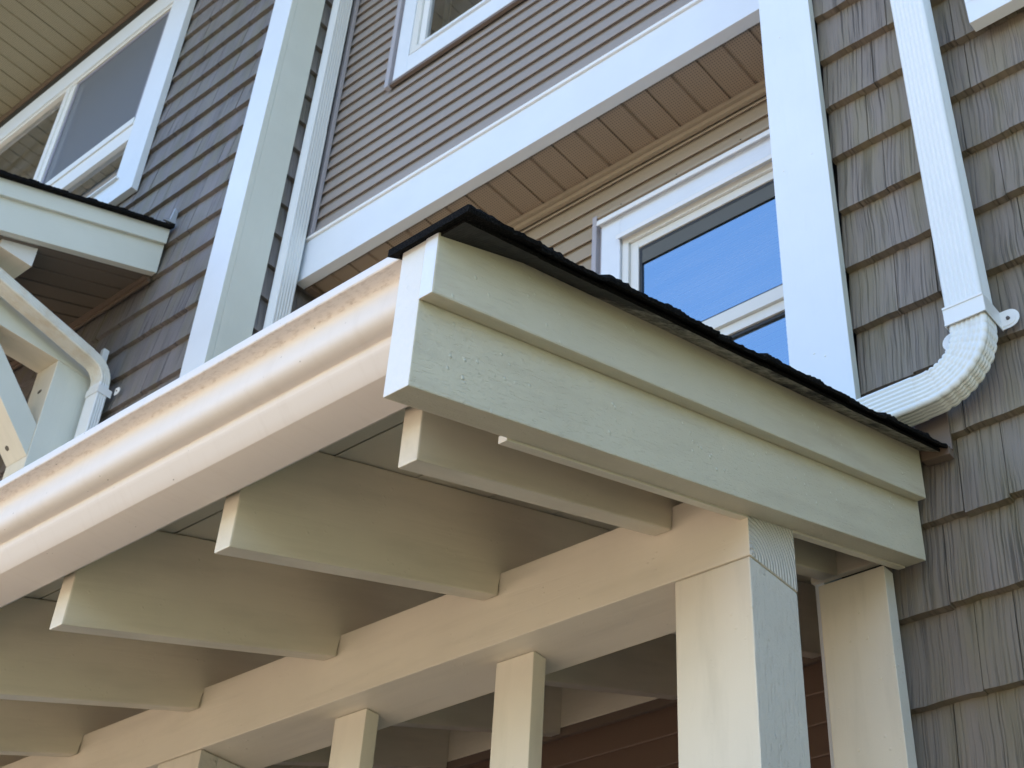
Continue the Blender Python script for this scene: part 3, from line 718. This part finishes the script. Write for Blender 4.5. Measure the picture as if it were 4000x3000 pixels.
# 1: right wall, elbow sweeping down to the roof
ds = thing('downspout', 'white ribbed downspout on the right wall, its elbow turning onto the porch roof', 'downspout', (-.8, 2.29, 1.85), 'white ribbed downspouts')
pw, pd = .0865, .062; cx, cyy = -.8035, 2.287
pf = pipe_profile(pw, pd, 6, 4)
path = [((cx, cyy, 7.3), (0, 0, -1)), ((cx, cyy, 4.0), (0, 0, -1)), ((cx, cyy, 1.985), (0, 0, -1))]
sweep('pipe', pf, path, ds, M['alu'], (0, 1, 0))
path = [((cx, cyy, 2.03), (0, 0, -1)), ((cx, cyy, 1.995), (0, 0, -1))]
R_ = .120
for i in range(61):
    a = math.radians(88) * i / 60
    path.append(((cx - R_ * (1 - math.cos(a)), cyy, 1.972 - R_ * math.sin(a)), (-math.sin(a), 0, -math.cos(a))))
pe, te = path[-1]; path.append((Vector(pe) + Vector(te) * .035, te))
M['elbow'] = stained('grimy_aluminium', (.76, .78, .77), (.50, .43, .32), .42, .50, .70)
sweep('elbow', pipe_profile(pw * .975, pd * .975, 6, 4), path, ds, M['elbow'], (0, 1, 0), crimp=lambda i: ((-.05 if i % 6 == 0 else .012 if i % 6 in (2, 3, 4) else -.01) if 5 < i < 58 else 0))
pe2 = Vector(pe) + Vector(te) * .022
sweep('pipe', pf, [(pe2, te), (pe2 + Vector((-.40, 0, -.006)), (-1, 0, -.015))], ds, M['alu'], (0, 1, 0))
st = boxes('strap', [(cx - pw / 2 - .002, cx + pw / 2 + .002, 2.2525, 2.2545, 1.978, 2.028), (cx + pw / 2 + .0005, cx + pw / 2 + .0025, 2.2545, 2.338, 1.978, 2.028),
                     (cx - pw / 2 - .0025, cx - pw / 2 - .0005, 2.2545, 2.338, 1.978, 2.028),
                     (cx - pw / 2 - .002, cx + pw / 2 + .002, 2.2505, 2.2524, 2.022, 2.028), (cx - pw / 2 - .002, cx + pw / 2 + .002, 2.2505, 2.2524, 1.978, 1.983)], M['vinyl_white'], ds, .0005)
ear(st, (-.742, 2.334, 2.003), .024); ear(st, (-.868, 2.334, 2.003), -.024)

# 2: in the inside corner beside the tall corner board
ds = thing('downspout', 'long straight white downspout between tall corner board and mauve siding', 'downspout', (-3.985, 2.78, 2.0), 'white ribbed downspouts')
sweep('pipe', pipe_profile(.058, .093, 4, 5), [((-3.984, 2.7815, 7.3), (0, 0, -1)), ((-3.984, 2.7815, 5.2), (0, 0, -1))], ds, M['alu'], (0, 1, 0))
sweep('pipe', pipe_profile(.060, .095, 4, 5), [((-3.984, 2.7815, 5.22), (0, 0, -1)), ((-3.984, 2.7815, 2.0), (0, 0, -1))], ds, M['alu'], (0, 1, 0))

# 3: bent pipe on the canopy
ds = thing('downspout', 'stained white downspout bending down beside the canopy post at left', 'downspout', (-4.765, 2.468, 3.5), 'white ribbed downspouts')
M['stained'] = stained('stained_aluminium', (.70, .70, .64), (.50, .38, .22), .6, .45, .72)
px = -4.765; d0 = Vector((0, 1, -.2)).normalized(); s0 = Vector((px, 1.0, 3.978 + .2 * .859)); a0 = math.atan2(.2, 1)
corner = s0 + d0 * ((2.468 - 1.0) / d0.y); R3 = .10; tl = R3 * math.tan((math.pi / 2 - a0) / 2)
pA = corner - d0 * tl
pf3 = pipe_profile(.055, .088, 3, 5)
sweep('pipe', pf3, [(s0, d0), (pA - d0 * .02, d0)], ds, M['stained'], (1, 0, 0))
path = [(pA - d0 * .05, d0)]; nrm = Vector((0, -d0.z, d0.y)) * -1; cen = pA + nrm * R3
tot = math.pi / 2 - a0
for i in range(37):
    a = tot * i / 36; t = Vector((0, math.cos(a0 + a), -math.sin(a0 + a))); r_ = Vector((0, math.sin(a0 + a), math.cos(a0 + a)))
    path.append((cen + r_ * R3, t))
path.append((path[-1][0] + Vector((0, 0, -.04)), (0, 0, -1)))
sweep('elbow', pipe_profile(.053, .086, 3, 5), path, ds, M['stained'], (1, 0, 0), crimp=lambda i: .02 * math.sin(i * math.pi * 2 / 4.0) if 4 < i < 35 else 0)
zt = path[-1][0].z + .03
sweep('pipe', pf3, [((px, 2.468, zt), (0, 0, -1)), ((px, 2.468, -1.4), (0, 0, -1))], ds, M['alu'], (1, 0, 0))
zs_ = 3.705
st = boxes('strap', [(px - .046, px + .046, 2.4385, 2.4402, zs_, zs_ + .04), (px + .0445, px + .046, 2.4402, 2.510, zs_, zs_ + .04)], M['vinyl_white'], ds, .0004)
ear(st, (-4.672, 2.506, zs_ + .02), .020)
bx = boxes('strap', [(-4.885, -4.858, 2.485, 2.515, 3.985, 4.05)], M['vinyl_white'], ds, .003)

# ================================================================= unseen tree added at right for green bounce and blocked sky
def tree(name, base, h, r, seed, label):
    rnd = random.Random(seed); t = thing(name, label, 'tree', base)
    bm = bmesh.new(); B = Vector(base)
    def limb(p, q, r0, r1, n=8):
        d = (q - p).normalized(); a = d.orthogonal().normalized(); b = d.cross(a)
        v0 = [bm.verts.new(p + (a * math.cos(i * 2 * math.pi / n) + b * math.sin(i * 2 * math.pi / n)) * r0) for i in range(n)]
        v1 = [bm.verts.new(q + (a * math.cos(i * 2 * math.pi / n) + b * math.sin(i * 2 * math.pi / n)) * r1) for i in range(n)]
        for i in range(n): bm.faces.new((v0[i], v0[(i + 1) % n], v1[(i + 1) % n], v1[i]))
    fork = B + Vector((0, 0, h * .35)); limb(B, fork, .16, .11); tips = []
    for i in range(9):
        a = i * 2.4; q = B + Vector((math.cos(a) * r * .6, math.sin(a) * r * .6, h * rnd.uniform(.5, .9))); limb(fork, q, .08, .02, 6); tips.append(q)
    link('trunk', to_mesh(bm, 'trunk'), simple('bark', (.12, .09, .06), .9), t)
    bm = bmesh.new()
    for i in range(3200):
        c = rnd.choice(tips) + Vector((rnd.gauss(0, 1), rnd.gauss(0, 1), rnd.gauss(0, .9))) * r * .30
        u = Vector((rnd.gauss(0, 1), rnd.gauss(0, 1), rnd.gauss(0, 1))).normalized(); v = u.orthogonal().normalized(); s = rnd.uniform(.05, .11)
        bm.faces.new([bm.verts.new(c + u * s), bm.verts.new(c + v * s * .6), bm.verts.new(c - u * s), bm.verts.new(c - v * s * .6)])
    me = bpy.data.meshes.new('crown'); bm.to_mesh(me); bm.free()
    link('crown', me, simple('bounce_tree_leaves', (.17, .195, .075), .7, .2), t)
tree('bounce_tree', (4.4, -.6, -1.6), 5.8, 2.4, 4, 'unseen leafy tree added beside the house for green bounce')
